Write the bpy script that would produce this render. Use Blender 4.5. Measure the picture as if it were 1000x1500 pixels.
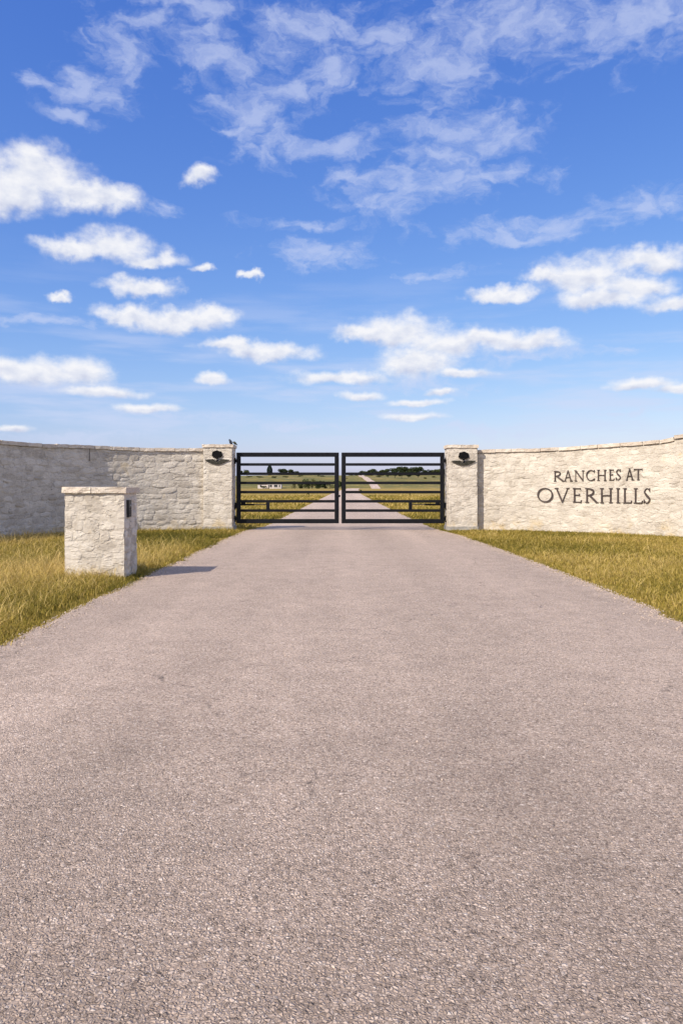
import bpy, bmesh, math, random
import numpy as np
from mathutils import Vector, Matrix, noise

R = math.radians
scene = bpy.context.scene
for o in list(bpy.data.objects):
    bpy.data.objects.remove(o)
C = scene.collection

# ------------------------------------------------------------------ camera
F, CX, HOR, EYE = 1150.0, 500.0, 711.0, 1.3      # focal length (px of the 1000x1500 photo), horizon row, eye height
cam = bpy.data.cameras.new('camera')
cam.sensor_fit = 'VERTICAL'; cam.sensor_height = 36.0; cam.sensor_width = 24.0
cam.lens = 36.0 * F / 1500.0
cam.shift_y = -(750.0 - HOR) / 1500.0
cam.clip_start = 0.05; cam.clip_end = 9000
cam_o = bpy.data.objects.new('camera', cam); C.objects.link(cam_o)
cam_o.location = (0, 0, EYE); cam_o.rotation_euler = (R(90), 0, 0)
scene.camera = cam_o

# ------------------------------------------------------------------ sun, exposure
ALPHA, ELEV = R(45), R(42)
travel = Vector((math.cos(ALPHA) * math.cos(ELEV), math.sin(ALPHA) * math.cos(ELEV), -math.sin(ELEV)))
sun = bpy.data.lights.new('sun', 'SUN'); sun.energy = 5.0; sun.angle = R(0.55); sun.color = (1.0, 0.915, 0.79)
sun_o = bpy.data.objects.new('sun', sun); C.objects.link(sun_o)
sun_o.rotation_euler = travel.to_track_quat('-Z', 'Y').to_euler(); sun_o.location = (-20, -15, 25)
scene.view_settings.view_transform = 'Standard'
scene.view_settings.look = 'None'
scene.view_settings.exposure = 0.0
scene.view_settings.gamma = 1.0
scene.view_settings.use_curve_mapping = False

# ------------------------------------------------------------------ world: sky and clouds
class NT:
    """small helper for node graphs"""
    def __init__(self, tree): self.t = tree; self.n = tree.nodes; self.l = tree.links
    def put(self, sock, v):
        if v is None: return
        if isinstance(v, bpy.types.NodeSocket): self.l.new(v, sock)
        else: sock.default_value = v
    def m(self, op, a, b=None, c=None, clamp=False):
        n = self.n.new('ShaderNodeMath'); n.operation = op; n.use_clamp = clamp
        for i, v in enumerate((a, b, c)): self.put(n.inputs[i], v)
        return n.outputs[0]
    def v(self, op, a, b=None, out=0, scale=None):
        n = self.n.new('ShaderNodeVectorMath'); n.operation = op
        self.put(n.inputs[0], a)
        if b is not None: self.put(n.inputs[1], b)
        if scale is not None: self.put(n.inputs['Scale'], scale)
        return n.outputs[out]
    def noise(self, vec, scale, detail=4, rough=0.5, col=False, dist=0.0):
        n = self.n.new('ShaderNodeTexNoise'); self.put(n.inputs['Vector'], vec)
        n.inputs['Scale'].default_value = scale; n.inputs['Detail'].default_value = detail
        n.inputs['Roughness'].default_value = rough; n.inputs['Distortion'].default_value = dist
        return n.outputs['Color' if col else 'Fac']
    def vor(self, vec, scale, feature='F1', rnd=1.0):
        n = self.n.new('ShaderNodeTexVoronoi'); n.feature = feature; self.put(n.inputs['Vector'], vec)
        n.inputs['Scale'].default_value = scale; n.inputs['Randomness'].default_value = rnd
        return n
    def ramp(self, fac, stops, interp='LINEAR'):
        n = self.n.new('ShaderNodeValToRGB'); n.color_ramp.interpolation = interp
        e = n.color_ramp.elements
        while len(e) < len(stops): e.new(0.5)
        for i, (p, c) in enumerate(stops):
            e[i].position = p; e[i].color = (c[0], c[1], c[2], 1) if not isinstance(c, (int, float)) else (c, c, c, 1)
        self.put(n.inputs[0], fac); return n.outputs[0]
    def mix(self, fac, a, b, blend='MIX'):
        n = self.n.new('ShaderNodeMix'); n.data_type = 'RGBA'; n.blend_type = blend
        self.put(n.inputs[0], fac)
        for i, v in ((6, a), (7, b)):
            if isinstance(v, tuple): v = (v[0], v[1], v[2], 1)
            self.put(n.inputs[i], v)
        return n.outputs[2]
    def mr(self, v, a, b, c=0.0, d=1.0, smooth=True):
        n = self.n.new('ShaderNodeMapRange'); n.interpolation_type = 'SMOOTHSTEP' if smooth else 'LINEAR'
        self.put(n.inputs[0], v)
        for i, x in enumerate((a, b, c, d)): self.put(n.inputs[i + 1], x)
        return n.outputs[0]
    def xyz(self, x, y, z=0.0):
        n = self.n.new('ShaderNodeCombineXYZ')
        for i, v in enumerate((x, y, z)): self.put(n.inputs[i], v)
        return n.outputs[0]
    def sep(self, v):
        n = self.n.new('ShaderNodeSeparateXYZ'); self.put(n.inputs[0], v); return n.outputs

def ang(px, py):                                   # a picture direction as azimuth and elevation of the sky
    u, w = (px - CX) / F, (HOR - py) / F
    return math.atan(u), math.atan(w / math.sqrt(1 + u * u))

world = bpy.data.worlds.new('World'); scene.world = world; world.use_nodes = True
g = NT(world.node_tree)
bg = g.n['Background']
sky = g.n.new('ShaderNodeTexSky'); sky.sky_type = 'NISHITA'; sky.sun_disc = False
sky.sun_elevation = ELEV; sky.sun_rotation = R(270) - ALPHA
sky.altitude = 200; sky.air_density = 1.0; sky.dust_density = 1.0; sky.ozone_density = 1.0
SKY_STRENGTH = 0.10
sr, sg, sb = g.sep(sky.outputs[0])                 # deep-blue film response of the photograph
skycol = g.xyz(g.m('MULTIPLY', g.m('POWER', g.m('MULTIPLY', sr, 0.1), 1.28), 13.8),
               g.m('MULTIPLY', sg, 1.16),
               g.m('MULTIPLY', g.m('POWER', g.m('MULTIPLY', sb, 0.1), 0.52), 12.0))
tc = g.n.new('ShaderNodeTexCoord')
dx, dy, dz = g.sep(tc.outputs['Generated'])
az = g.m('ARCTAN2', dx, dy)
el = g.m('ARCSINE', dz)
p0 = g.xyz(az, el)
# billow warp, in radians
wn = g.noise(p0, 20, 5, 0.58, col=True)
wv = g.v('SUBTRACT', wn, (0.5, 0.5, 0.5))
lowk = g.mr(el, 0.06, 0.24, 0.30, 1.0)                       # far clouds near the horizon billow on a finer scale
pw = g.v('ADD', p0, g.v('SCALE', g.v('MULTIPLY', wv, (0.070, 0.048, 0)), scale=lowk))
CUM = [(55, 262, 72, 40), (15, 285, 60, 32), (140, 292, 72, 22), (48, 243, 42, 25),
       (165, 364, 62, 26), (105, 368, 52, 18), (215, 380, 44, 14), (208, 424, 52, 15),
       (255, 468, 82, 19), (195, 462, 52, 14), (308, 460, 38, 15), (90, 438, 22, 9),
       (390, 514, 72, 15), (340, 506, 45, 11), (55, 547, 75, 21), (118, 548, 42, 24), (10, 540, 45, 19), (150, 575, 60, 9),
       (310, 555, 27, 8), (585, 488, 66, 28), (650, 503, 62, 24), (765, 504, 58, 15), (705, 500, 70, 16), (540, 493, 50, 14),
       (610, 532, 58, 28), (675, 547, 44, 10), (500, 553, 74, 13), (530, 581, 34, 8), (612, 590, 42, 6), (600, 611, 44, 7), (642, 576, 24, 6),
       (855, 406, 64, 28), (885, 438, 66, 20), (812, 406, 48, 13), (735, 431, 42, 12), (955, 378, 50, 17), (990, 443, 42, 14), (930, 418, 52, 22),
       (940, 564, 42, 9), (990, 570, 34, 8), (292, 260, 30, 17), (366, 406, 14, 8), (298, 395, 22, 8),
       (215, 598, 46, 8), (20, 629, 24, 6)]
dmin = wsum = ysum = None
for (cx, cy, rx, ry) in CUM:
    a, e = ang(cx, cy)
    q = g.v('MULTIPLY', g.v('SUBTRACT', pw, (a, e, 0)), (F / rx * 0.92, F / ry * 0.92, 0))
    qy = g.sep(q)[1]
    q = g.v('MAXIMUM', q, g.v('MULTIPLY', q, (-1, -1.3, 0)))
    L = g.v('LENGTH', q, out=1)
    wt = g.m('POWER', g.m('MAXIMUM', g.m('SUBTRACT', 1.7, L), 0.0), 4.0)
    wsum = wt if wsum is None else g.m('ADD', wsum, wt)
    ysum = g.m('MULTIPLY', wt, qy) if ysum is None else g.m('MULTIPLY_ADD', wt, qy, ysum)
    dmin = L if dmin is None else g.m('SMOOTH_MIN', dmin, L, 0.25)
fb = g.noise(g.v('MULTIPLY', p0, (1, 1.5, 1)), 40, 5, 0.56)
dens = g.m('ADD', g.m('SUBTRACT', 1.02, dmin), g.m('MULTIPLY', g.m('SUBTRACT', fb, 0.5), 0.85))
# the rest of the sky carries the same kind of clouds, scattered by noise; their cover is raised to whiten the fill light
gn = g.noise(g.v('MULTIPLY', pw, (1, 2.2, 1)), 3.2, 3, 0.5)
outside = g.m('MAXIMUM', g.mr(g.m('ABSOLUTE', az), 0.47, 0.62), g.mr(el, 0.62, 0.75))
gdens = g.m('ADD', g.m('MULTIPLY', g.m('SUBTRACT', gn, 0.495), 6.0), g.m('MULTIPLY', g.m('SUBTRACT', fb, 0.5), 0.9))
gdens = g.m('SUBTRACT', gdens, g.m('MULTIPLY', g.m('SUBTRACT', 1.0, outside), 5.0))
dens = g.m('MAXIMUM', dens, gdens)
calpha = g.m('MULTIPLY', g.mr(dens, -0.20, 0.68), 0.97)
# light on the billows: density towards the sun against density here
fb2 = g.noise(g.v('MULTIPLY', g.v('ADD', p0, (-0.012, 0.010, 0)), (1, 1.5, 1)), 40, 3, 0.5)
lit = g.m('MULTIPLY', g.m('SUBTRACT', fb, fb2), 1.3)
yav = g.m('DIVIDE', ysum, g.m('ADD', wsum, 0.02))            # how high in its cloud: tops catch the sun, bases are in the cloud's own shade
lit = g.m('ADD', lit, g.m('MULTIPLY', yav, 0.62))
thick = g.mr(dens, 0.25, 1.15)
shade = g.m('SUBTRACT', g.m('ADD', 0.63, lit), g.m('MULTIPLY', thick, 0.16), clamp=True)
ccol = g.ramp(shade, [(0.0, (5.9, 6.3, 7.9)), (0.42, (7.7, 8.0, 9.0)), (0.82, (9.4, 9.4, 9.7))])
# thin high cloud
WISP = [(600, 272, 105, 24), (572, 302, 55, 26), (700, 256, 110, 14), (470, 376, 68, 20), (760, 342, 115, 12), (690, 195, 100, 30),
        (640, 95, 80, 38), (760, 25, 140, 42), (930, 30, 125, 40), (455, 45, 90, 36), (362, 165, 55, 40), (400, 212, 48, 26), (330, 102, 62, 22),
        (275, 12, 95, 18), (130, 130, 60, 26), (172, 80, 40, 30), (110, 172, 34, 12), (500, 215, 60, 20), (820, 325, 105, 14), (945, 300, 90, 18),
        (560, 60, 60, 30),  (60, 474, 80, 9), (430, 628, 100, 9), (240, 614, 100, 9), (700, 632, 140, 11), (600, 560, 90, 14), (120, 640, 120, 9), (930, 605, 90, 7), (420, 130, 60, 22), (300, 60, 50, 16), (220, 40, 50, 14), (470, 110, 50, 22), (60, 120, 40, 14), (640, 230, 60, 14), (520, 265, 50, 12), (640, 400, 60, 8), (440, 330, 70, 8), (800, 520, 120, 8), (240, 308, 16, 10), (322, 188, 22, 9), (365, 224, 36, 10)]
ws = g.noise(g.v('MULTIPLY', p0, (1.0, 1.9, 1)), 9, 5, 0.6, col=True)
ps = g.v('ADD', p0, g.v('MULTIPLY', g.v('SUBTRACT', ws, (0.5, 0.5, 0.5)), (0.12, 0.07, 0)))
wmin = None
for (cx, cy, rx, ry) in WISP:
    a, e = ang(cx, cy)
    L = g.v('LENGTH', g.v('MULTIPLY', g.v('SUBTRACT', ps, (a, e, 0)), (F / rx * 0.8, F / ry * 0.8, 0)), out=1)
    wmin = L if wmin is None else g.m('SMOOTH_MIN', wmin, L, 0.3)
wf = g.noise(g.v('MULTIPLY', ps, (1.0, 1.7, 1)), 27, 6, 0.60)
wd = g.m('ADD', g.m('SUBTRACT', 1.12, wmin), g.m('MULTIPLY', g.m('SUBTRACT', wf, 0.5), 3.0))
wg = g.noise(g.v('MULTIPLY', ps, (1, 1.6, 1)), 2.4, 3, 0.5)
wgd = g.m('ADD', g.m('MULTIPLY', g.m('SUBTRACT', wg, 0.52), 5.0), g.m('MULTIPLY', g.m('SUBTRACT', wf, 0.5), 2.4))
wgd = g.m('SUBTRACT', wgd, g.m('MULTIPLY', g.m('SUBTRACT', 1.0, outside), 0.9))
wd = g.m('MAXIMUM', wd, wgd)
walpha = g.m('MULTIPLY', g.mr(wd, -0.05, 1.35), 0.56)
# faint level veils low in the sky
vl = g.noise(g.v('MULTIPLY', p0, (1.0, 7.0, 1)), 4.5, 5, 0.55)
veil = g.m('MULTIPLY', g.m('MULTIPLY', g.mr(vl, 0.44, 0.68), g.mr(el, 0.10, 0.30, 1.0, 0.0)), 0.58)
walpha = g.m('MAXIMUM', walpha, veil)
c1 = g.mix(walpha, skycol, (6.5, 7.15, 9.3))
c2 = g.mix(calpha, c1, ccol)
g.l.new(c2, bg.inputs['Color']); bg.inputs['Strength'].default_value = SKY_STRENGTH
world.cycles.sampling_method = 'NONE'
scene.cycles.max_bounces = 4; scene.cycles.diffuse_bounces = 3; scene.cycles.glossy_bounces = 2; scene.cycles.transmission_bounces = 3

# ------------------------------------------------------------------ materials
def material(name, rough=0.9, spec=0.3):
    m = bpy.data.materials.new(name); m.use_nodes = True
    q = NT(m.node_tree); b = q.n['Principled BSDF']
    b.inputs['Roughness'].default_value = rough; b.inputs['Specular IOR Level'].default_value = spec
    geo = q.n.new('ShaderNodeNewGeometry'); q.pos = geo.outputs['Position']; q.b = b
    return m, q
def bump(q, height, strength, dist, prev=None):
    n = q.n.new('ShaderNodeBump'); n.inputs['Strength'].default_value = strength; n.inputs['Distance'].default_value = dist
    q.l.new(height, n.inputs['Height'])
    if prev is not None: q.l.new(prev, n.inputs['Normal'])
    return n.outputs[0]

def plain(name, col, rough, spec=0.4, metal=0.0, vary=0.25, scale=14, bmp=0.0):
    m, q = material(name, rough, spec); q.b.inputs['Metallic'].default_value = metal
    n = q.noise(q.pos, scale, 4, 0.6)
    c = q.mix(q.mr(n, 0.3, 0.7), tuple(x * (1 - vary) for x in col), tuple(x * (1 + vary) for x in col))
    q.l.new(c, q.b.inputs['Base Color'])
    if bmp: q.l.new(bump(q, n, 0.5, bmp), q.b.inputs['Normal'])
    return m

def limestone(name, light, dark, per_object):
    m, q = material(name, 0.93, 0.15)
    n1 = q.noise(q.pos, 3.0, 5, 0.6)
    n2 = q.noise(q.pos, 22, 5, 0.62)
    f = q.m('ADD', q.m('MULTIPLY', n1, 0.55), q.m('MULTIPLY', n2, 0.45))
    if per_object:
        oi = q.n.new('ShaderNodeObjectInfo')
        f = q.m('ADD', f, q.m('MULTIPLY', q.m('SUBTRACT', oi.outputs['Random'], 0.45), 0.36))
    c = q.ramp(f, [(0.28, dark), (0.52, tuple((a + b) / 2 * 1.03 for a, b in zip(light, dark))), (0.74, light)])
    # warm iron stains with ragged outlines, mostly low on the wall where the soil splashes
    z = q.sep(q.pos)[2]
    st = q.m('MULTIPLY', q.mr(q.noise(q.pos, 1.6, 4, 0.65), 0.50, 0.66), q.mr(q.m('ADD', z, q.m('MULTIPLY', n2, 0.4)), 0.25, 0.75, 1.0, 0.0))
    st2 = q.m('MULTIPLY', q.mr(q.noise(q.v('MULTIPLY', q.pos, (1, 1, 0.6)), 2.1, 3, 0.6), 0.66, 0.74), 0.6)
    c = q.mix(q.m('MULTIPLY', q.m('MAXIMUM', st, st2), 0.75), c, (0.62, 0.47, 0.25))
    sm = q.mr(q.noise(q.pos, 2.3, 4, 0.6), 0.52, 0.62)
    c = q.mix(q.m('MULTIPLY', sm, 0.55), c, (0.74, 0.675, 0.58))
    # grey weathering
    wz = q.m('MULTIPLY', q.mr(q.noise(q.pos, 5.0, 6, 0.7), 0.60, 0.74), 0.35)
    c = q.mix(wz, c, (0.30, 0.27, 0.23))
    q.l.new(c, q.b.inputs['Base Color'])
    b1 = bump(q, n2, 0.8, 0.014)
    rid = q.mr(q.noise(q.v('MULTIPLY', q.pos, (1, 1, 2.4)), 3.6, 4, 0.55, dist=0.5), 0.47, 0.53)
    b1 = bump(q, rid, 0.6, 0.011, b1)
    pit = q.m('MULTIPLY', q.mr(q.noise(q.v('MULTIPLY', q.pos, (1, 1, 2.0)), 10.5, 3, 0.5), 0.69, 0.74), 0.6)
    c = q.mix(pit, c, (0.20, 0.17, 0.14)); q.l.new(c, q.b.inputs['Base Color'])
    b1 = bump(q, q.m('SUBTRACT', 1.0, pit), 0.8, 0.02, b1)
    mus = q.noise(q.v('MULTIPLY', q.pos, (1, 1, 1.7)), 9, 3, 0.5, dist=0.6)
    b2 = bump(q, mus, 0.7, 0.016, b1)
    b3 = bump(q, q.noise(q.pos, 90, 3, 0.6), 0.5, 0.006, b2)
    q.l.new(b3, q.b.inputs['Normal'])
    return m
M_STONE = limestone('limestone_block', (0.71, 0.645, 0.55), (0.46, 0.405, 0.335), True)
M_MORTAR = limestone('slurry_mortar', (0.69, 0.625, 0.53), (0.49, 0.435, 0.36), False)
M_CAP = limestone('limestone_cap', (0.74, 0.64, 0.52), (0.50, 0.42, 0.34), True)
M_CONC = plain('grey_concrete', (0.36, 0.34, 0.31), 0.95, 0.2, vary=0.2, scale=9, bmp=0.01)
M_BLACK = plain('black_gate_paint', (0.006, 0.0065, 0.009), 0.48, 0.2, vary=0.3, scale=6)
M_BRONZE = plain('dark_bronze_letter', (0.075, 0.055, 0.050), 0.55, 0.4, metal=0.25, vary=0.35, scale=8)
M_EMBLEM = plain('blackened_steel', (0.006, 0.0055, 0.006), 0.7, 0.1, vary=0.4, scale=10)
M_PLATE = plain('weathered_steel_plate', (0.040, 0.037, 0.028), 0.65, 0.2, vary=0.4, scale=14)
M_SEAL = plain('joint_sealant', (0.16, 0.14, 0.12), 0.9, 0.2)
M_KEY = plain('keypad_case', (0.022, 0.022, 0.024), 0.4, 0.4)
M_KEYB = plain('keypad_button', (0.30, 0.30, 0.30), 0.5, 0.4)
M_LENS = plain('keypad_lens', (0.6, 0.6, 0.6), 0.2, 0.5)
M_BIRD = plain('bird_plumage', (0.020, 0.026, 0.042), 0.55, 0.3, vary=0.5, scale=60)
M_BIRD2 = plain('bird_plumage_olive', (0.045, 0.048, 0.035), 0.6, 0.3, vary=0.5, scale=60)
M_BARK = plain('tree_bark', (0.10, 0.085, 0.07), 0.95, 0.1)
M_HWALL = plain('white_render_wall', (0.58, 0.53, 0.50), 0.9, 0.2, vary=0.06, scale=0.5)
M_HROOF = plain('grey_green_roof', (0.10, 0.115, 0.11), 0.7, 0.3, vary=0.1, scale=1)
M_GLASS = plain('dark_window', (0.03, 0.033, 0.035), 0.2, 0.5)

def leafmat(name, a, b):
    m, q = material(name, 0.85, 0.15)
    oi = q.n.new('ShaderNodeObjectInfo')
    n = q.noise(q.pos, 0.8, 4, 0.6)
    f = q.m('ADD', n, q.m('MULTIPLY', q.m('SUBTRACT', oi.outputs['Random'], 0.5), 0.4))
    q.l.new(q.mix(q.mr(f, 0.3, 0.7), a, b), q.b.inputs['Base Color'])
    return m
M_LEAF = leafmat('oak_leaves', (0.030, 0.045, 0.018), (0.075, 0.090, 0.030))
M_LEAFD = leafmat('cypress_leaves', (0.015, 0.026, 0.022), (0.028, 0.042, 0.032))
M_LEAFO = leafmat('scrub_leaves', (0.065, 0.075, 0.024), (0.14, 0.135, 0.045))

# road: chip seal of pale aggregate in grey binder
def road_material():
    m, q = material('chip_seal', 0.92, 0.2)
    pos = q.pos
    wob = q.v('ADD', pos, q.v('MULTIPLY', q.v('SUBTRACT', q.noise(pos, 55, 2, 0.5, col=True), (0.5, 0.5, 0.5)), (0.015, 0.015, 0.0)))
    v1 = q.vor(wob, 92)
    v2 = q.vor(wob, 92, 'DISTANCE_TO_EDGE')
    v3 = q.vor(wob, 210)
    rnd = q.sep(v1.outputs['Color'])[0]
    tint = q.sep(v1.outputs['Color'])[1]
    chip = q.ramp(rnd, [(0.0, (0.18, 0.134, 0.103)), (0.2, (0.37, 0.280, 0.218)), (0.65, (0.485, 0.372, 0.293)), (0.93, (0.58, 0.462, 0.375)), (1.0, (0.68, 0.57, 0.48))])
    chip = q.mix(q.mr(tint, 0.78, 1.0, 0, 0.35), chip, (0.50, 0.36, 0.25))
    gap = q.mr(v2.outputs['Distance'], 0.0, 0.16, 1.0, 0.0)
    patch = q.noise(pos, 3.5, 4, 0.6)
    gapw = q.m('MULTIPLY', gap, q.mr(patch, 0.35, 0.68, 0.45, 0.95))
    col = q.mix(gapw, chip, (0.19, 0.145, 0.115))
    pits = q.m('MULTIPLY', q.mr(q.noise(pos, 75, 2, 0.5), 0.60, 0.68), q.mr(q.noise(pos, 5.5, 4, 0.65), 0.40, 0.62, 0.15, 0.95))
    col = q.mix(pits, col, (0.085, 0.065, 0.052))
    # fines
    fine = q.sep(v3.outputs['Color'])[0]
    col = q.mix(0.18, col, q.ramp(fine, [(0, (0.20, 0.155, 0.125)), (1, (0.62, 0.50, 0.42))]), 'MIX')
    # broad tone: wheel tracks polished lighter, paver passes, blotches
    x, y, z = q.sep(pos)
    lon = q.noise(q.v('MULTIPLY', pos, (1.3, 0.07, 0)), 1.0, 4, 0.55)
    blot = q.noise(pos, 0.55, 5, 0.62)
    tone = q.m('ADD', q.m('MULTIPLY', q.m('SUBTRACT', lon, 0.5), 0.60), q.m('MULTIPLY', q.m('SUBTRACT', blot, 0.5), 0.42))
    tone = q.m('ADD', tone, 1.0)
    tone = q.m('ADD', tone, q.mr(q.m('ADD', y, q.m('MULTIPLY', blot, 3.0)), 1.8, 7.5, -0.05, 0.35))   # base colour grows paler along the drive towards the gate
    lanes = q.m('MULTIPLY', q.m('COSINE', q.m('MULTIPLY', x, 3.3)), q.m('MULTIPLY', lon, 0.11))
    tone = q.m('ADD', tone, lanes)
    # broken hairline cracks
    cw = q.v('ADD', pos, q.v('MULTIPLY', q.v('SUBTRACT', q.noise(pos, 2.2, 4, 0.6, col=True), (0.5, 0.5, 0.5)), (0.5, 0.5, 0)))
    cr = q.vor(q.v('MULTIPLY', cw, (0.5, 1.0, 0)), 0.85, 'DISTANCE_TO_EDGE')
    crk = q.m('MULTIPLY', q.mr(cr.outputs['Distance'], 0.0, 0.006, 1, 0), q.mr(q.noise(pos, 1.1, 3, 0.6), 0.47, 0.57))
    crk = q.m('MULTIPLY', crk, q.mr(q.noise(pos, 14, 2, 0.5), 0.35, 0.6))
    col = q.mix(1.0, col, q.xyz(tone, tone, tone), 'MULTIPLY')
    col = q.mix(q.m('MULTIPLY', crk, 0.55), col, (0.07, 0.06, 0.055))
    q.l.new(col, q.b.inputs['Base Color'])
    h = q.m('ADD', q.m('MULTIPLY', q.mr(v2.outputs['Distance'], 0.0, 0.35), 0.7), q.m('MULTIPLY', rnd, 0.6))
    b1 = bump(q, q.m('SUBTRACT', h, q.m('MULTIPLY', pits, 0.6)), 1.0, 0.0055)
    b2 = bump(q, v3.outputs['Distance'], 0.6, 0.002, b1)
    b3 = bump(q, q.noise(pos, 30, 3, 0.6), 0.5, 0.010, b2)
    q.l.new(b3, q.b.inputs['Normal'])
    return m
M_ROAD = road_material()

def ground_material():
    m, q = material('dry_pasture', 0.97, 0.05)
    pos = q.pos
    a = q.noise(q.v('MULTIPLY', pos, (0.5, 1.0, 1)), 0.035, 5, 0.6)
    b = q.noise(pos, 0.5, 6, 0.68)
    d = q.noise(pos, 6.0, 5, 0.7)
    f = q.m('ADD', q.m('MULTIPLY', a, 0.40), q.m('ADD', q.m('MULTIPLY', b, 0.35), q.m('MULTIPLY', d, 0.25)))
    col = q.ramp(f, [(0.34, (0.13, 0.105, 0.022)), (0.46, (0.26, 0.19, 0.045)), (0.55, (0.38, 0.27, 0.085)), (0.66, (0.48, 0.34, 0.14))])
    # bare reddish soil strips of the far field
    y = q.sep(pos)[1]
    soil = q.m('MULTIPLY', q.mr(q.noise(q.v('MULTIPLY', pos, (0.02, 0.22, 1)), 0.5, 4, 0.6), 0.54, 0.62), q.mr(y, 60, 160))
    col = q.mix(q.m('MULTIPLY', soil, 0.6), col, (0.47, 0.33, 0.21))
    scrub = q.m('MULTIPLY', q.mr(q.noise(pos, 0.09, 5, 0.7), 0.34, 0.54), q.mr(y, 335, 440))
    col = q.mix(q.m('MULTIPLY', scrub, 0.85), col, (0.115, 0.125, 0.055))
    q.l.new(col, q.b.inputs['Base Color'])
    q.l.new(bump(q, d, 1.0, 0.08, bump(q, b, 1.0, 0.3)), q.b.inputs['Normal'])
    return m
M_GROUND = ground_material()

def grass_material():
    m, q = material('dry_grass', 0.8, 0.2)
    at = q.n.new('ShaderNodeAttribute'); at.attribute_name = 'tint'
    col = q.ramp(at.outputs['Fac'], [(0.0, (0.095, 0.092, 0.016)), (0.30, (0.235, 0.195, 0.032)), (0.60, (0.44, 0.325, 0.068)), (1.0, (0.70, 0.52, 0.20))])
    q.l.new(col, q.b.inputs['Base Color'])
    tr = q.n.new('ShaderNodeBsdfTranslucent'); q.l.new(col, tr.inputs['Color'])
    mx = q.n.new('ShaderNodeMixShader'); mx.inputs[0].default_value = 0.28
    q.l.new(q.b.outputs[0], mx.inputs[1]); q.l.new(tr.outputs[0], mx.inputs[2])
    q.l.new(mx.outputs[0], q.n['Material Output'].inputs['Surface'])
    return m
M_GRASS = grass_material()

# ------------------------------------------------------------------ mesh helpers
def link(name, me, mat=None, parent=None, loc=None, rotz=None, scale=None):
    o = bpy.data.objects.new(name, me); C.objects.link(o)
    if mat is not None and me is not None and not me.materials: me.materials.append(mat)
    if parent is not None: o.parent = parent
    if loc is not None: o.location = loc
    if rotz is not None: o.rotation_euler = (0, 0, rotz)
    if scale is not None: o.scale = scale
    return o
def tag(o, label, cat, group=None):
    o['label'] = label; o['category'] = cat
    if group: o['group'] = group
    return o
def thing(name, loc, label, cat, group=None, rotz=0.0):
    return tag(link(name, None, loc=loc, rotz=rotz), label, cat, group)
def structure(o): o['kind'] = 'structure'; return o
def meshdata(name, verts, faces, smooth=False):
    me = bpy.data.meshes.new(name); me.from_pydata([tuple(v) for v in verts], [], faces); me.validate(); me.update()
    if smooth: me.polygons.foreach_set('use_smooth', [True] * len(me.polygons))
    return me
def add_box(bm, lo, hi):
    v = [bm.verts.new((x, y, z)) for z in (lo[2], hi[2]) for y in (lo[1], hi[1]) for x in (lo[0], hi[0])]
    for f in ((0, 2, 3, 1), (4, 5, 7, 6), (0, 1, 5, 4), (2, 6, 7, 3), (0, 4, 6, 2), (1, 3, 7, 5)):
        bm.faces.new([v[i] for i in f])
def bm_mesh(name, bm, smooth=False):
    bmesh.ops.recalc_face_normals(bm, faces=bm.faces[:])
    me = bpy.data.meshes.new(name); bm.to_mesh(me); bm.free()
    if smooth: me.polygons.foreach_set('use_smooth', [True] * len(me.polygons))
    return me
def box_mesh(name, lo, hi, bev=0.0):
    bm = bmesh.new(); add_box(bm, lo, hi)
    if bev: bmesh.ops.bevel(bm, geom=bm.edges[:], offset=bev, segments=2, affect='EDGES')
    return bm_mesh(name, bm)
def extrude_poly(bm, pts, y0, y1):
    """polygon in x,z extruded from y0 (front) to y1 (back)"""
    a = [bm.verts.new((x, y0, z)) for x, z in pts]; b = [bm.verts.new((x, y1, z)) for x, z in pts]
    bm.faces.new(a); bm.faces.new(b[::-1]); n = len(pts)
    for i in range(n): bm.faces.new((a[i], b[i], b[(i + 1) % n], a[(i + 1) % n]))
def tube(bm, pts, rad, seg=6):
    rings = []
    for i, p in enumerate(pts):
        p = Vector(p); d = (Vector(pts[min(i + 1, len(pts) - 1)]) - Vector(pts[max(i - 1, 0)])).normalized()
        u = d.cross(Vector((0, 0, 1)) if abs(d.z) < 0.9 else Vector((1, 0, 0))).normalized(); w = d.cross(u)
        r = rad[i] if isinstance(rad, (list, tuple)) else rad
        rings.append([bm.verts.new(p + (u * math.cos(k * 2 * math.pi / seg) + w * math.sin(k * 2 * math.pi / seg)) * r) for k in range(seg)])
    for a, b in zip(rings, rings[1:]):
        for k in range(seg): bm.faces.new((a[k], a[(k + 1) % seg], b[(k + 1) % seg], b[k]))
    bm.faces.new(rings[0][::-1]); bm.faces.new(rings[-1])

# ------------------------------------------------------------------ terrain
PY = [-200, 0, 250, 310, 335, 360, 400, 440, 480, 640, 800, 900, 1100, 1600, 3500]
PZ = [0, 0, 0, 0, -0.55, -0.9, -0.5, 1.1, 3.0, 7.6, 11.0, 11.6, 9.5, 4, 0]
def terrain(x, y):
    z = np.interp(y, PY, PZ)
    k = np.clip((y - 330) / 400, 0, 1)
    return z + k * (0.9 * np.sin(x * 0.011 + 1.0) + 0.5 * np.sin(x * 0.031 + y * 0.013) + 0.35 * np.sin(y * 0.045 + x * 0.006))
ROWS = np.unique(np.concatenate([np.linspace(-150, -5, 12), np.linspace(-4, 60, 129), np.linspace(62, 300, 100), np.linspace(304, 900, 150), np.linspace(920, 1600, 30), np.linspace(1700, 4200, 14)]))
COLS = np.unique(np.concatenate([np.linspace(-3500, -260, 25), np.linspace(-250, -32, 45), np.linspace(-30, 30, 61), np.linspace(32, 250, 45), np.linspace(260, 3500, 25)]))
gx, gy = np.meshgrid(COLS, ROWS)
gz = terrain(gx, gy)
gv = np.stack([gx, gy, gz], -1).reshape(-1, 3)
nr, nc = gx.shape
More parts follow.
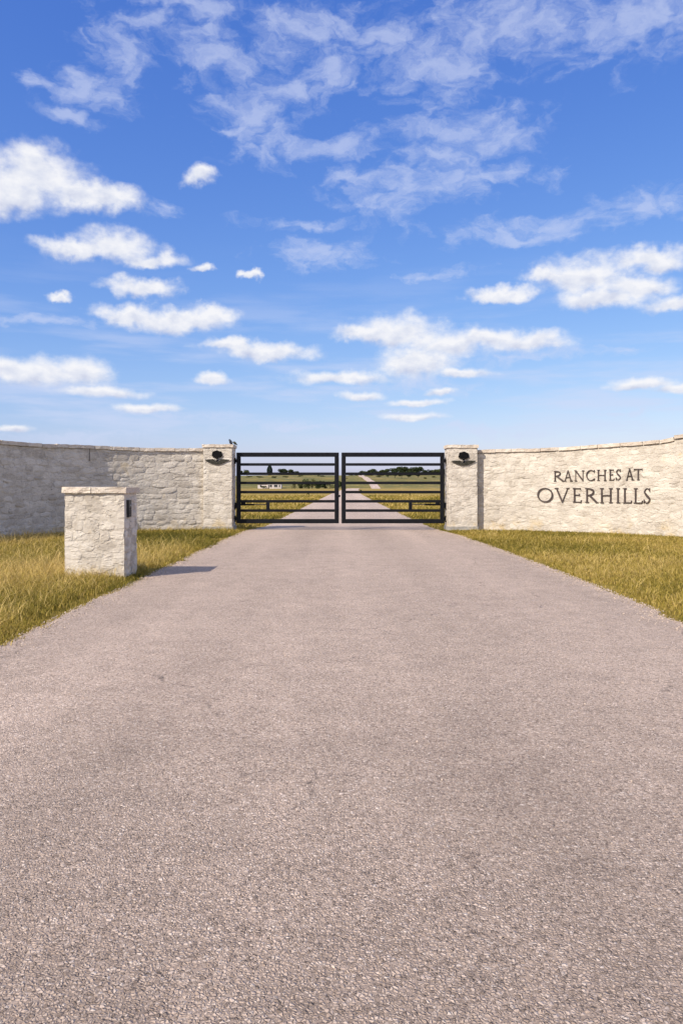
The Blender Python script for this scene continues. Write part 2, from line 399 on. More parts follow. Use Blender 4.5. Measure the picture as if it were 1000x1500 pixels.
gf = [(r * nc + c, r * nc + c + 1, (r + 1) * nc + c + 1, (r + 1) * nc + c) for r in range(nr - 1) for c in range(nc - 1)]
structure(link('ground', meshdata('ground', gv, gf, True), M_GROUND))

# the drive: real edge line measured from the photo, widening in front of the gate
LY = [-150, 0, 20.5, 22.4, 24.5, 30, 60, 113, 220, 300, 345, 400, 480, 620, 800, 870]
LX = [-2.75, -2.75, -2.75, -2.72, -2.38, -2.34, -2.1, -1.6, 0.3, 2.5, 6.5, 15.5, 16.0, 15.2, 15.6, 16]
RX = [3.25, 3.25, 3.0, 2.80, 2.72, 2.68, 2.65, 2.8, 4.7, 7.0, 11, 20, 20.6, 19.8, 20.2, 20.6]
def ledge(y): return np.interp(y, LY, LX)
def redge(y):
    b = np.interp(y, LY, RX)
    return np.where((y > 8) & (y < 20.5), np.interp(y, [8, 12.5, 17, 20.5], [3.25, 3.24, 3.14, 3.0]), b)
rv, rf = [], []
ys = np.unique(np.concatenate([np.arange(-150, -4, 6.0), np.arange(-4, 45, 0.12), ROWS[(ROWS > 45) & (ROWS < 870)]]))
NW = 8
for i, y in enumerate(ys):
    j = 0.085 if y < 60 else 0.0
    l = ledge(y) + j * noise.noise((y * 1.3, 0, 3)) + 0.6 * j * noise.noise((y * 6, 0, 8))
    r = redge(y) + j * noise.noise((y * 1.3, 9, 3)) + 0.6 * j * noise.noise((y * 6, 5, 8))
    lift = 0.012 if y < 60 else 0.012 + min(0.16, (y - 60) * 0.0005)
    for k in range(NW + 1):
        x = l + (r - l) * k / NW
        rv.append((x, y, float(terrain(x, y)) + lift))
    rv.append((l - 0.05, y, float(terrain(l, y)) - 0.05)); rv.append((r + 0.05, y, float(terrain(r, y)) - 0.05))
    if i:
        a = (i - 1) * (NW + 3); b = i * (NW + 3)
        for k in range(NW): rf.append((a + k, a + k + 1, b + k + 1, b + k))
        rf.append((a + NW + 1, a, b, b + NW + 1)); rf.append((a + NW, a + NW + 2, b + NW + 2, b + NW))
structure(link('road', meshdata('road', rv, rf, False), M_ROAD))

# ------------------------------------------------------------------ masonry
rng = random.Random(11)
def stone_mesh(k):
    """rough stone: x,z in -0.5..0.5, y from +0.6 (bedded) to about -1 (proud)"""
    r = random.Random(100 + k); n = 8
    base = []
    for i in range(n):
        a = 2 * math.pi * (i + 0.5) / n + r.uniform(-0.12, 0.12)
        c, s = math.cos(a), math.sin(a); p = r.choice((0.40, 0.6, 0.8))
        x = math.copysign(abs(c) ** p, c) * 0.5 * r.uniform(0.86, 1.0); z = math.copysign(abs(s) ** p, s) * 0.5 * r.uniform(0.84, 1.0)
        base.append((x, z))
    v = [(x, 0.6, z) for x, z in base]
    v += [(x * 0.97, -0.15 - r.uniform(0, 0.6), z * 0.96) for x, z in base]
    v += [(x * 0.66 + r.uniform(-.04, .04), -0.55 - r.uniform(0, 0.6), z * 0.62 + r.uniform(-.05, .05)) for x, z in base]
    v.append((r.uniform(-.08, .08), -0.85 - r.uniform(0, 0.3), r.uniform(-.08, .08)))
    f = []
    for ring in (0, 1):
        for i in range(n):
            j = (i + 1) % n
            f.append((ring * n + i, ring * n + j, (ring + 1) * n + j, (ring + 1) * n + i))
    for i in range(n): f.append((2 * n + i, 2 * n + (i + 1) % n, 3 * n))
    me = meshdata('stone', v, f, True); me.materials.append(M_STONE); return me
STONES = [stone_mesh(k) for k in range(18)]
def slab_mesh(k):
    """cap stone, unit box with chipped rounded edges; x,y,z in -0.5..0.5"""
    r = random.Random(500 + k); bm = bmesh.new(); add_box(bm, (-.5, -.5, -.5), (.5, .5, .5))
    bmesh.ops.subdivide_edges(bm, edges=[e for e in bm.edges if abs(e.verts[0].co.x - e.verts[1].co.x) > .5], cuts=3)
    for v in bm.verts:
        v.co.y += r.uniform(-0.012, 0.012); v.co.z += r.uniform(-0.07, 0.05)
    me = bm_mesh('cap_stone', bm); me.materials.append(M_CAP); return me
SLABS = [slab_mesh(k) for k in range(8)]

def layout(t0, t1, height, r, hr=(0.11, 0.25), wr=(0.16, 0.50)):
    out, z = [], 0.02
    top = max(height(t0), height(t1), height((t0 + t1) / 2))
    while z < top:
        h = r.uniform(*hr); t = t0 - r.uniform(0, 0.15)
        while t < t1:
            w = r.uniform(*wr) * (0.75 + h * 1.6)
            a, b = max(t, t0), min(t + w, t1)
            if b - a > 0.07:
                lim = height((a + b) / 2)
                if h > 0.19 and r.random() < 0.35:
                    c = r.uniform(0.4, 0.6) * h; parts = [(z, c), (z + c, h - c)]
                else: parts = [(z, h)]
                for zz, hh in parts:
                    hh = min(hh, lim - zz)
                    if hh > 0.05: out.append(((a + b) / 2, zz + hh / 2, b - a, hh))
            t += w
        z += h
    return out
def place_stones(parent, frame, items, r, proud=0.022, skip=None):
    org = Vector(parent.location)
    for (t, z, w, h) in items:
        if skip and skip(t, z, w, h): continue
        p, T = frame(t)
        o = link('stone', r.choice(STONES), parent=parent)
        o.location = Vector((p[0], p[1], z + r.uniform(-.012, .012))) - org
        o.rotation_euler = (r.uniform(-.035, .035), r.uniform(-.2, .2) + (math.pi if r.random() < .5 else 0), math.atan2(T[1], T[0]))
        o.scale = (max(w * r.uniform(0.92, 1.12), .05), proud * r.uniform(0.35, 1.6), max(h * r.uniform(0.9, 1.12), .04))
def straight(p, T):
    T = Vector(T).normalized(); p = Vector(p)
    return lambda t: ((p.x + T.x * t, p.y + T.y * t), (T.x, T.y))

# ---- curved walls
def spline(pts, n=400):
    P = [Vector(p) for p in pts]; P = [2 * P[0] - P[1]] + P + [2 * P[-1] - P[-2]]
    out = []
    for i in range(1, len(P) - 2):
        for k in range(60):
            u = k / 60
            out.append(0.5 * ((2 * P[i]) + (-P[i - 1] + P[i + 1]) * u + (2 * P[i - 1] - 5 * P[i] + 4 * P[i + 1] - P[i + 2]) * u * u + (-P[i - 1] + 3 * P[i] - 3 * P[i + 1] + P[i + 2]) * u ** 3))
    out.append(P[-2]); A = np.array([(p.x, p.y) for p in out])
    d = np.concatenate([[0], np.cumsum(np.hypot(*np.diff(A, axis=0).T))])
    for _ in range(1):
        s = np.linspace(0, d[-1], n); A = np.stack([np.interp(s, d, A[:, 0]), np.interp(s, d, A[:, 1])], -1)
        ker = np.ones(25) / 25; pad = np.pad(A, ((12, 12), (0, 0)), mode='reflect', reflect_type='odd')
        A = np.stack([np.convolve(pad[:, 0], ker, 'valid'), np.convolve(pad[:, 1], ker, 'valid')], -1)
        d = np.concatenate([[0], np.cumsum(np.hypot(*np.diff(A, axis=0).T))])
    def frame(t):
        x, y = np.interp(t, d, A[:, 0]), np.interp(t, d, A[:, 1])
        e = 0.05; t0, t1 = max(0, t - e), min(d[-1], t + e)
        T = Vector((np.interp(t1, d, A[:, 0]) - np.interp(t0, d, A[:, 0]), np.interp(t1, d, A[:, 1]) - np.interp(t0, d, A[:, 1]))).normalized()
        return (float(x), float(y)), (T.x, T.y)
    return frame, float(d[-1]), A, d
LW, LWlen, LWA, LWd = spline([(-9.55, 13.2), (-9.1, 15.4), (-8.0, 18.35), (-7.60, 19.65), (-6.78, 21.02), (-5.67, 21.80), (-4.7, 22.22), (-3.8, 22.50)])
RW, RWlen, RWA, RWd = spline([(3.8, 22.62), (5.0, 22.30), (6.6, 21.35), (8.45, 19.48), (9.7, 17.4), (10.4, 15.2)])
def t_of_px(px, A, d):                               # where the picture column meets the wall
    u = CX + F * A[:, 0] / A[:, 1]; i = np.argsort(u); return float(np.interp(px, u[i], d[i]))
CAPH = 0.085
def lheight(t): return 2.355 + 0.012 * math.sin(t * 1.7)
tR1000 = t_of_px(985, RWA, RWd)
def rheight(t):
    return float(np.interp(t, [0, t_of_px(856, RWA, RWd), tR1000 - 0.15, tR1000 + 0.25, RWlen], [2.315, 2.365, 2.47, 2.56, 2.62])) + 0.008 * math.sin(t * 2.3)

def wall_body(name, frame, length, height, thick, parent, org):
    nt, nz = int(length / 0.05), 48
    v, f = [], []
    for i in range(nt + 1):
        t = length * i / nt; p, T = frame(t); N = (T[1], -T[0]); H = height(t) - CAPH
        for k in range(nz + 1):
            z = -0.2 + (H + 0.2) * k / nz
            q = Vector((p[0] * 3.1, p[1] * 3.1, z * 4.4))
            d = 0.016 * noise.fractal(q * 1.6, 0.7, 2.0, 5)
            v.append((p[0] + N[0] * d - org[0], p[1] + N[1] * d - org[1], z))
        v.append((p[0] - N[0] * thick - org[0], p[1] - N[1] * thick - org[1], H))
        v.append((p[0] - N[0] * thick - org[0], p[1] - N[1] * thick - org[1], -0.2))
    S = nz + 3
    for i in range(nt):
        a, b = i * S, (i + 1) * S
        for k in range(nz + 2): f.append((a + k, b + k, b + k + 1, a + k + 1))
        f.append((a + nz + 2, b + nz + 2, b, a))
    f.append(tuple(range(S))[::-1]); f.append(tuple(nt * S + k for k in range(S)))
    return link(name, meshdata(name, v, f, True), M_MORTAR, parent)
def wall_caps(frame, length, height, thick, parent, org, r):
    t = 0.0
    while t < length - 0.05:
        w = min(r.uniform(0.34, 0.62), length - t); m = t + w / 2; p, T = frame(m); N = (T[1], -T[0])
        o = link('cap_stone', r.choice(SLABS), parent=parent)
        off = thick / 2 - 0.0
        o.location = (p[0] - N[0] * off - org[0], p[1] - N[1] * off - org[1], height(m) - CAPH / 2 + 0.002 + r.uniform(-.004, .004))
        slope = math.atan2(height(min(length, m + .1)) - height(max(0, m - .1)), 0.2)
        o.rotation_euler = (r.uniform(-.015, .015), -slope + r.uniform(-.012, .012), math.atan2(T[1], T[0]))
        o.scale = (w - 0.012, thick + 0.085 + r.uniform(0, .015), CAPH + 0.004)
        t += w
def joined_stones(parent, frame, items, r, org):
    """the facing that lies beyond the part of the wall that can be picked apart"""
    v, f = [], []
    for (t, z, w, h) in items:
        p, T = frame(t); me = r.choice(STONES); b = len(v); pr = 0.022 * r.uniform(.5, 1.5); N = (T[1], -T[0])
        for q in me.vertices:
            x, y, zz = q.co.x * (w - .012), q.co.y * pr, q.co.z * (h - .01) + z
            v.append((p[0] + T[0] * x - N[0] * y - org[0], p[1] + T[1] * x - N[1] * y - org[1], zz))
        f += [tuple(b + i for i in pl.vertices) for pl in me.polygons]
    o = link('rubble_facing', meshdata('rubble_facing', v, f, True), M_STONE, parent); o['kind'] = 'stuff'

THICK = 0.38
lw = thing('stone_wall', (LW(LWlen / 2)[0][0], LW(LWlen / 2)[0][1], 0), 'curved pale limestone wall half in shade behind the keypad pedestal', 'wall')
org = tuple(lw.location)
wall_body('mortar_core', LW, LWlen, lheight, THICK, lw, org)
tl0 = t_of_px(-6, LWA, LWd)
tj = t_of_px(131, LWA, LWd)
lh = lambda t: lheight(t) - CAPH - 0.012
it = layout(tl0, LWlen, lh, rng, (0.12, 0.245), (0.17, 0.49)); place_stones(lw, LW, it, rng, 0.011, skip=lambda t, z, w, h: abs(t - tj) < w / 2 and z > 1.9 and w < .3)
print('left stones', len(it))
joined_stones(lw, LW, layout(0, tl0 - 0.01, lh, rng, (0.14, 0.26), (0.25, 0.6)), rng, org)
wall_caps(LW, LWlen, lheight, THICK, lw, org, rng)
p, T = LW(tj)
link('control_joint', box_mesh('control_joint', (-0.006, -0.022, 1.95), (0.006, 0.0, lheight(tj) - CAPH - 0.005)), M_SEAL, lw, (p[0] - org[0], p[1] - org[1], 0), math.atan2(T[1], T[0]))

rw = thing('stone_wall', (RW(RWlen / 2)[0][0], RW(RWlen / 2)[0][1], 0), 'curved cream limestone wall in full sun carrying dark metal lettering', 'wall')
org = tuple(rw.location)
wall_body('mortar_core', RW, RWlen, rheight, THICK, rw, org)
tr1 = t_of_px(1006, RWA, RWd)
rh = lambda t: rheight(t) - CAPH - 0.012
it = layout(0, tr1, rh, rng, (0.13, 0.25), (0.17, 0.48)); place_stones(rw, RW, it, rng, 0.007)
print('right stones', len(it))
joined_stones(rw, RW, layout(tr1 + 0.01, RWlen, rh, rng, (0.14, 0.26), (0.25, 0.6)), rng, org)
wall_caps(RW, RWlen, rheight, THICK, rw, org, rng)

# ---- square masonry piers
def pier_body(name, w, d, z0, z1, parent, mat=M_MORTAR):
    bm = bmesh.new(); add_box(bm, (-w / 2, 0, z0), (w / 2, d, z1))
    bmesh.ops.subdivide_edges(bm, edges=bm.edges[:], cuts=16, use_grid_fill=True)
    L = parent.location
    for v in bm.verts:
        q = Vector((v.co.x + L.x, v.co.y + L.y, v.co.z)) * 4
        k = noise.fractal(q, 0.7, 2, 4) * 0.009
        nx = (1 if v.co.x > w / 2 - .001 else 0) - (1 if v.co.x < -w / 2 + .001 else 0); ny = (1 if v.co.y > d - .001 else 0) - (1 if v.co.y < .001 else 0)
        v.co.x += nx * k; v.co.y += ny * k
    return link(name, bm_mesh(name, bm, False), mat, parent)
def pier_stones(parent, w, d, h, r, hr, wr, proud, faces='FRLB', skip=None, z0=0.0):
    L = parent.location
    fr = {'F': (straight((L.x - w / 2, L.y), (1, 0)), w), 'R': (straight((L.x + w / 2, L.y), (0, 1)), d),
          'L': (straight((L.x - w / 2, L.y + d), (0, -1)), d), 'B': (straight((L.x + w / 2, L.y + d), (-1, 0)), w)}
    for k in faces:
        f, ln = fr[k]
        it = [i for i in layout(0.005, ln - 0.005, lambda t: h, r, hr, wr) if i[1] - i[3] / 2 >= z0 - .03]
        place_stones(parent, f, it, r, proud, skip=(skip if k == 'R' else None))
def pier_cap(parent, w, d, z0, z1, over, n, r):
    t = -w / 2 - over
    for k in range(n):
        ww = (w + 2 * over) / n * r.uniform(0.85, 1.15) if k < n - 1 else w / 2 + over - t
        o = link('cap_stone', r.choice(SLABS), parent=parent)
        o.location = (t + ww / 2, d / 2, (z0 + z1) / 2 + r.uniform(-.003, .003)); o.scale = (ww - 0.008, d + 2 * over, z1 - z0)
        t += ww

PYF = 22.33                                          # front plane of the gate pillars
pil = []
for (x0, x1, top, lab) in ((-3.93, -3.107, 2.465, 'square limestone gate pillar with two small birds on its cap'),
                           (3.03, 3.86, 2.455, 'square limestone gate pillar with bare cap at the lettered wall')):
    w, d = x1 - x0, 0.74
    o = thing('gate_pillar', ((x0 + x1) / 2, PYF, 0), lab, 'pillar'); pil.append(o)
    pier_body('mortar_core', w - 0.01, d, -0.2, top - 0.088, o)
    pier_stones(o, w, d, top - 0.10, rng, (0.13, 0.25), (0.17, 0.42), 0.007, z0=0.12)
    pier_cap(o, w, d, top - 0.088, top, 0.035, 2, rng)
    link('footing', box_mesh('footing', (-w / 2 - 0.02, -0.03, -0.2), (w / 2 + 0.03, d + 0.03, 0.13), 0.01), M_CONC, o)

# ---- keypad pedestal
kx0, kx1, ky, kd, kt = -3.805, -2.98, 10.80, 0.66, 1.277
kio = thing('keypad_pedestal', ((kx0 + kx1) / 2, ky, 0), 'low whitewashed stone pedestal with a keypad in its shaded side', 'pedestal')
kw = kx1 - kx0
pier_body('mortar_core', kw - 0.01, kd, -0.2, kt - 0.08, kio)
kzc = EYE - (744.5 - HOR) / 103.3
KZ = (kzc - 0.125, kzc + 0.125)
pier_stones(kio, kw, kd, kt - 0.09, rng, (0.09, 0.19), (0.13, 0.34), 0.005,
            skip=lambda t, z, w, h: z + h / 2 > KZ[0] - .01 and z - h / 2 < KZ[1] + .01 and abs(t - 0.19) < w / 2 + 0.085)
pier_cap(kio, kw, kd, kt - 0.082, kt, 0.032, 2, rng)
kp = link('keypad', box_mesh('keypad', (-0.022, -0.075, -0.12), (0.022, 0.075, 0.12), 0.006), M_KEY, kio, (kw / 2 + 0.006, 0.19, kzc))
for iz in range(4):
    for iy in range(3):
        link('button', box_mesh('button', (-0.003, -0.013, -0.011), (0.003, 0.013, 0.011), 0.002), M_KEY, kp, (0.024, -0.042 + iy * 0.042, 0.0 - iz * 0.032))
link('lens', box_mesh('lens', (-0.004, -0.012, -0.012), (0.004, 0.012, 0.012), 0.003), M_LENS, kp, (0.024, 0.0, 0.045))

# ------------------------------------------------------------------ gates
GY, GS = 22.72, F / 22.72
def gz_(py): return EYE + (HOR - py) / GS
ztop, zbot = gz_(662.9), gz_(766.6)
rails = [gz_(v) for v in (680.4, 694.0, 707.4, 720.8, 734.3, 747.9)]
def gate(x0, x1, hinge_left, strut_x, label):
    o = thing('gate_leaf', (x0 if hinge_left else x1, GY, 0), label, 'gate')
    ox = o.location.x; a, b = x0 - ox, x1 - ox
    FW, FD, RW_ = 0.125, 0.05, 0.078
    link('top_rail', box_mesh('top_rail', (a, -FD / 2, ztop - FW), (b, FD / 2, ztop), 0.006), M_BLACK, o)
    link('bottom_rail', box_mesh('bottom_rail', (a, -FD / 2, zbot), (b, FD / 2, zbot + FW), 0.006), M_BLACK, o)
    for e in (a, b - FW):
        link('stile', box_mesh('stile', (e, -FD / 2, zbot + FW + 0.001), (e + FW, FD / 2, ztop - FW - 0.001), 0.006), M_BLACK, o)
    for z in rails:
        link('rail', box_mesh('rail', (a + FW + 0.001, -0.02, z - RW_ / 2), (b - FW - 0.001, 0.02, z + RW_ / 2), 0.005), M_BLACK, o)
    sx = strut_x - ox
    link('strut', box_mesh('strut', (sx - 0.05, -0.019, rails[5] + RW_ / 2 + .001), (sx + 0.05, 0.019, rails[4] - RW_ / 2 - .001), 0.004), M_BLACK, o)
    for z in (gz_(675), gz_(742), gz_(760)):
        s = -1 if hinge_left else 1
        bm = bmesh.new(); tube(bm, [(s * 0.035, 0, z - 0.09), (s * 0.035, 0, z + 0.09)], 0.022, 10)
        add_box(bm, (min(0, s * .085), 0.024, z - 0.05), (max(0, s * .085), 0.034, z + 0.05))
        link('hinge', bm_mesh('hinge', bm), M_BLACK, o)
    return o
gl = gate(-3.035, -0.075, True, EYE * 0 + (392.5 - CX) / GS, 'black metal bar gate leaf hung on the pillar with the birds')
gr = gate(0.0, 2.975, False, (600.8 - CX) / GS, 'black metal bar gate leaf hung beside the lettered wall')
link('latch', box_mesh('latch', (-0.02, -0.045, -0.03), (0.105, -0.027, 0.03), 0.004), M_BLACK, gl, (2.96 - 0.06, 0, gz_(726.5)))
for s, xh, xs, lab in ((-1, -3.035, (392.5 - CX) / GS, 'thin dark swing gate opener arm fixed to the pillar with birds'),
                       (1, 2.975, (600.8 - CX) / GS, 'thin dark swing gate opener arm fixed beside the lettered wall')):
    z = gz_(739.5); o = thing('gate_opener', (xh + s * 0.06, GY + 0.12, z), lab, 'gate opener')
    L = abs(xh - xs) + 0.0
    bm = bmesh.new(); tube(bm, [(-s * 0.0, 0.06, 0), (-s * (L * 0.62), 0.0, 0.004)], 0.026, 10); link('actuator', bm_mesh('actuator', bm), M_BLACK, o)
    bm = bmesh.new(); tube(bm, [(-s * (L * 0.62), 0.0, 0.004), (-s * (L + 0.06), -0.05, 0.008)], 0.013, 8); link('push_rod', bm_mesh('push_rod', bm), M_SEAL, o)
    link('motor', box_mesh('motor', (-0.06, 0.0, -0.02), (0.06, 0.10, 0.10), 0.012), M_BLACK, o, (-s * 0.24, 0, 0))
    link('bracket', box_mesh('bracket', (-0.07, 0.02, -0.06), (0.07, 0.10, 0.06), 0.004), M_BLACK, o)

# ------------------------------------------------------------------ tree emblems on the pillars
def emblem(cx, dz, label):
    o = thing('tree_emblem', (cx, PYF - 0.03, 2.02 + dz), label, 'emblem')
    r = random.Random(int(cx * 10) + 77)
    bm = bmesh.new(); pts = []
    for i in range(44):
        a = 2 * math.pi * i / 44; k = 1 + 0.05 * math.sin(a * 7 + cx) + r.uniform(-.05, .05)
        z = math.copysign(abs(math.sin(a)) ** (1.0 if math.sin(a) > 0 else 0.55), math.sin(a)) * (0.120 if math.sin(a) > 0 else 0.080)
        pts.append((math.copysign(abs(math.cos(a)) ** 0.8, math.cos(a)) * 0.148 * k, 0.150 + z * k))
    extrude_poly(bm, pts[::-1], -0.012, 0.0); link('crown', bm_mesh('crown', bm), M_EMBLEM, o)
    bm = bmesh.new()
    extrude_poly(bm, [(-0.016, -0.06), (0.016, -0.06), (0.014, 0.03), (0.060, 0.078), (0.040, 0.088), (0.0, 0.055), (-0.040, 0.088), (-0.060, 0.078), (-0.014, 0.03)], -0.010, -0.001)
    link('trunk', bm_mesh('trunk', bm), M_EMBLEM, o)
    bm = bmesh.new(); up, lo = [], []
    for i in range(25):
        u = -1 + 2 * i / 24; lo.append((u * 0.355, 0.004 - 0.132 * (1 - abs(u) ** 1.7)))
    for i in range(49):
        u = 1 - 2 * i / 48; z = 0.008 + 0.020 * (1 - u * u)
        if abs(u) < 0.30: z -= 0.100 * (1 - abs(u) / 0.30)
        up.append((u * 0.355, z))
    extrude_poly(bm, lo + up[1:-1], -0.006, 0.003); link('ground_plate', bm_mesh('ground_plate', bm), M_PLATE, o)
    bm = bmesh.new()
    for s in (-1, 1): extrude_poly(bm, [(s * 0.008, -0.012), (s * 0.060, 0.012), (s * 0.090, 0.012), (s * 0.012, -0.035)][::s], -0.009, -0.001)
    link('roots', bm_mesh('roots', bm), M_EMBLEM, o)
    for x, z in ((-0.07, 0.15), (0.07, 0.15), (-0.18, -0.05), (0.18, -0.05)):
        link('standoff', box_mesh('standoff', (x - .008, 0.0035, z - .008), (x + .008, 0.036, z + .008)), M_SEAL, o)
emblem((318.3 - CX) / (F / PYF), 0.0, 'dark round oak tree emblem on the pillar with the birds')
emblem((678.5 - CX) / (F / PYF), -0.035, 'dark flat topped oak tree emblem on the pillar at the lettered wall')

# ------------------------------------------------------------------ lettering on the lettered wall
def ribbon(bm, pts, widths, y0, y1):
    n = len(pts); a, b = [], []
    for i in range(n):
        p = Vector(pts[i]); d = (Vector(pts[min(i + 1, n - 1)]) - Vector(pts[max(i - 1, 0)])).normalized(); nn = Vector((-d.y, d.x))
        w = widths[i] if isinstance(widths, (list, tuple)) else widths
        a.append(p + nn * w / 2); b.append(p - nn * w / 2)
    for i in range(n - 1):
        extrude_poly(bm, [a[i], a[i + 1], b[i + 1], b[i]], y0, y1)
def glyph(ch, W):
    """classical inscription capital, height 1, width W, as list of (pts, widths) ribbons"""
    TH, TN, SF = 0.105, 0.050, 0.040
    st = []
    def stem(x, z0=0.0, z1=1.0, w=TH): st.append(([(x, z0), (x, z1)], w))
    def serif(x, z, w=0.26, up=True): st.append(([(x - w / 2, z + (SF / 2 if up else -SF / 2)), (x + w / 2, z + (SF / 2 if up else -SF / 2))], SF))
    def arc(cx, cz, rx, rz, a0, a1, wf, n=18):
        pts = [(cx + rx * math.cos(R(a0 + (a1 - a0) * i / n)), cz + rz * math.sin(R(a0 + (a1 - a0) * i / n))) for i in range(n + 1)]
        st.append((pts, [wf(R(a0 + (a1 - a0) * i / n)) for i in range(n + 1)]))
    fat = lambda a: TN + (TH * 1.1 - TN) * abs(math.cos(a + 0.25)) ** 1.5
    if ch == 'I': stem(W / 2); serif(W / 2, 0); serif(W / 2, 1, up=False)
    elif ch == 'H':
        for x in (0.15, W - 0.15): stem(x); serif(x, 0); serif(x, 1, up=False)
        st.append(([(0.15, 0.5), (W - 0.15, 0.5)], TN))
    elif ch == 'L':
        stem(0.15); serif(0.15, 1, up=False); serif(0.10, 0, 0.2); st.append(([(0.1, 0.033), (W - 0.03, 0.033)], TN)); st.append(([(W - 0.05, 0.0), (W, 0.17)], 0.05))
    elif ch == 'E':
        stem(0.15); st.append(([(0.02, 0.03), (W - 0.02, 0.03)], TN)); st.append(([(0.02, 0.97), (W - 0.06, 0.97)], TN)); st.append(([(0.15, 0.52), (W - 0.14, 0.52)], TN))
        st.append(([(W - 0.05, 0.0), (W, 0.16)], 0.05)); st.append(([(W - 0.08, 1.0), (W - 0.05, 0.86)], 0.05)); st.append(([(W - 0.14, 0.44), (W - 0.14, 0.60)], 0.05))
    elif ch == 'T':
        stem(W / 2); serif(W / 2, 0); st.append(([(0.03, 0.97), (W - 0.03, 0.97)], TN)); st.append(([(0.03, 1.0), (0.0, 0.85)], 0.05)); st.append(([(W - 0.03, 1.02), (W, 0.88)], 0.05))
    elif ch == 'V':
        st.append(([(0.14, 1.0), (W * 0.53, 0.0)], TH)); st.append(([(W * 0.53, 0.02), (W - 0.12, 1.0)], TN)); serif(0.14, 1, 0.28, False); serif(W - 0.12, 1, 0.24, False)
    elif ch == 'A':
        st.append(([(0.12, 0.0), (W * 0.47, 1.0)], TN)); st.append(([(W * 0.47, 1.02), (W - 0.14, 0.0)], TH)); serif(0.12, 0, 0.24); serif(W - 0.14, 0, 0.28)
        st.append(([(W * 0.25, 0.36), (W * 0.72, 0.36)], TN))
    elif ch == 'N':
        stem(0.13, w=TN); stem(W - 0.13, w=TN); st.append(([(0.11, 1.0), (W - 0.12, 0.0)], TH)); serif(0.13, 0, 0.24); serif(0.07, 1, 0.16, False); serif(W - 0.13, 1, 0.24, False)
    elif ch == 'R':
        stem(0.15); serif(0.15, 0); serif(0.09, 1, 0.18, False)
        arc(0.17, 0.74, W * 0.50, 0.235, 90, -90, lambda a: TN + (TH - TN) * max(0, math.cos(a))); st.append(([(0.30, 0.52), (W - 0.05, 0.02)], TH)); serif(W - 0.05, 0, 0.2)
    elif ch == 'O': arc(W / 2, 0.5, W / 2 - 0.06, 0.475, 0, 360, fat, 40)
    elif ch == 'C':
        arc(W * 0.56, 0.5, W * 0.56 - 0.06, 0.475, 48, 312, fat, 30); st.append(([(W - 0.06, 1.0), (W - 0.05, 0.74)], 0.05)); st.append(([(W - 0.07, 0.02), (W - 0.02, 0.22)], 0.05))
    elif ch == 'S':
        key = [(W - 0.08, 0.80), (W - 0.14, 0.93), (W * 0.5, 0.975), (0.16, 0.90), (0.09, 0.75), (0.17, 0.60), (W * 0.5, 0.49), (W - 0.13, 0.37), (W - 0.07, 0.22), (W - 0.17, 0.08), (W * 0.45, 0.025), (0.14, 0.08), (0.06, 0.22)]
        P = [Vector(k) for k in key]; P = [P[0]] + P + [P[-1]]; pts = []
        for i in range(1, len(P) - 2):
            for k in range(4):
                u = k / 4; pts.append(0.5 * ((2 * P[i]) + (-P[i - 1] + P[i + 1]) * u + (2 * P[i - 1] - 5 * P[i] + 4 * P[i + 1] - P[i + 2]) * u * u + (-P[i - 1] + 3 * P[i] - 3 * P[i + 1] + P[i + 2]) * u ** 3))
        pts.append(P[-1]); n = len(pts); wd = [TN + (TH * 1.12 - TN) * math.exp(-((i / (n - 1) - 0.5) / 0.2) ** 2) for i in range(n)]
        st.append((pts, wd)); st.append(([(W - 0.07, 1.0), (W - 0.06, 0.76)], 0.045)); st.append(([(0.05, 0.0), (0.05, 0.26)], 0.045))
    return st
TXT1 = [('R', 810.4, 825), ('A', 825.4, 838.4), ('N', 841, 855.6), ('C', 858.2, 871.2), ('H', 874, 888.2), ('E', 891.4, 899.4), ('S', 901.4, 909.4), ('A', 915.8, 928.6), ('T', 928.6, 940.6)]
TXT2 = [('O', 786.4, 809.8), ('V', 811.8, 833.8), ('E', 838.2, 851.4), ('R', 856.6, 874.8), ('H', 878.2, 897.5), ('I', 901.8, 908.2), ('L', 911.9, 925), ('L', 927.6, 940.7), ('S', 942, 953)]
mid = t_of_px(875, RWA, RWd); mp, mT = RW(mid)
sign = thing('wall_lettering', (mp[0], mp[1], 0.8), 'two lines of dark bronze serif capitals reading RANCHES AT OVERHILLS', 'lettering')
for line, zb, hh in ((TXT1, 1.418, 0.287), (TXT2, 0.838, 0.392)):
    for ch, xa, xb in line:
        t0, t1 = t_of_px(xa, RWA, RWd), t_of_px(xb, RWA, RWd); p0_, _ = RW(t0); p1_, _ = RW(t1)
        T = Vector((p1_[0] - p0_[0], p1_[1] - p0_[1])); Wm = T.length; T.normalize(); N = Vector((T.y, -T.x))
        bm = bmesh.new()
        for i, (pts, wd) in enumerate(glyph(ch, Wm / hh)):
            pts = [(x * hh, z * hh) for x, z in pts]; wd = [w * hh for w in wd] if isinstance(wd, list) else wd * hh
            ribbon(bm, pts, wd, -0.010 - 0.0008 * i, 0.018 - 0.0006 * i)
        dz = 0.03 * (xa - 810) / 130 if line is TXT1 else 0.0
        base = Vector(p0_) + N * 0.026
        link('letter', bm_mesh('letter', bm), M_BRONZE, sign, (base.x - mp[0], base.y - mp[1], zb + dz - 0.8), math.atan2(T.y, T.x))

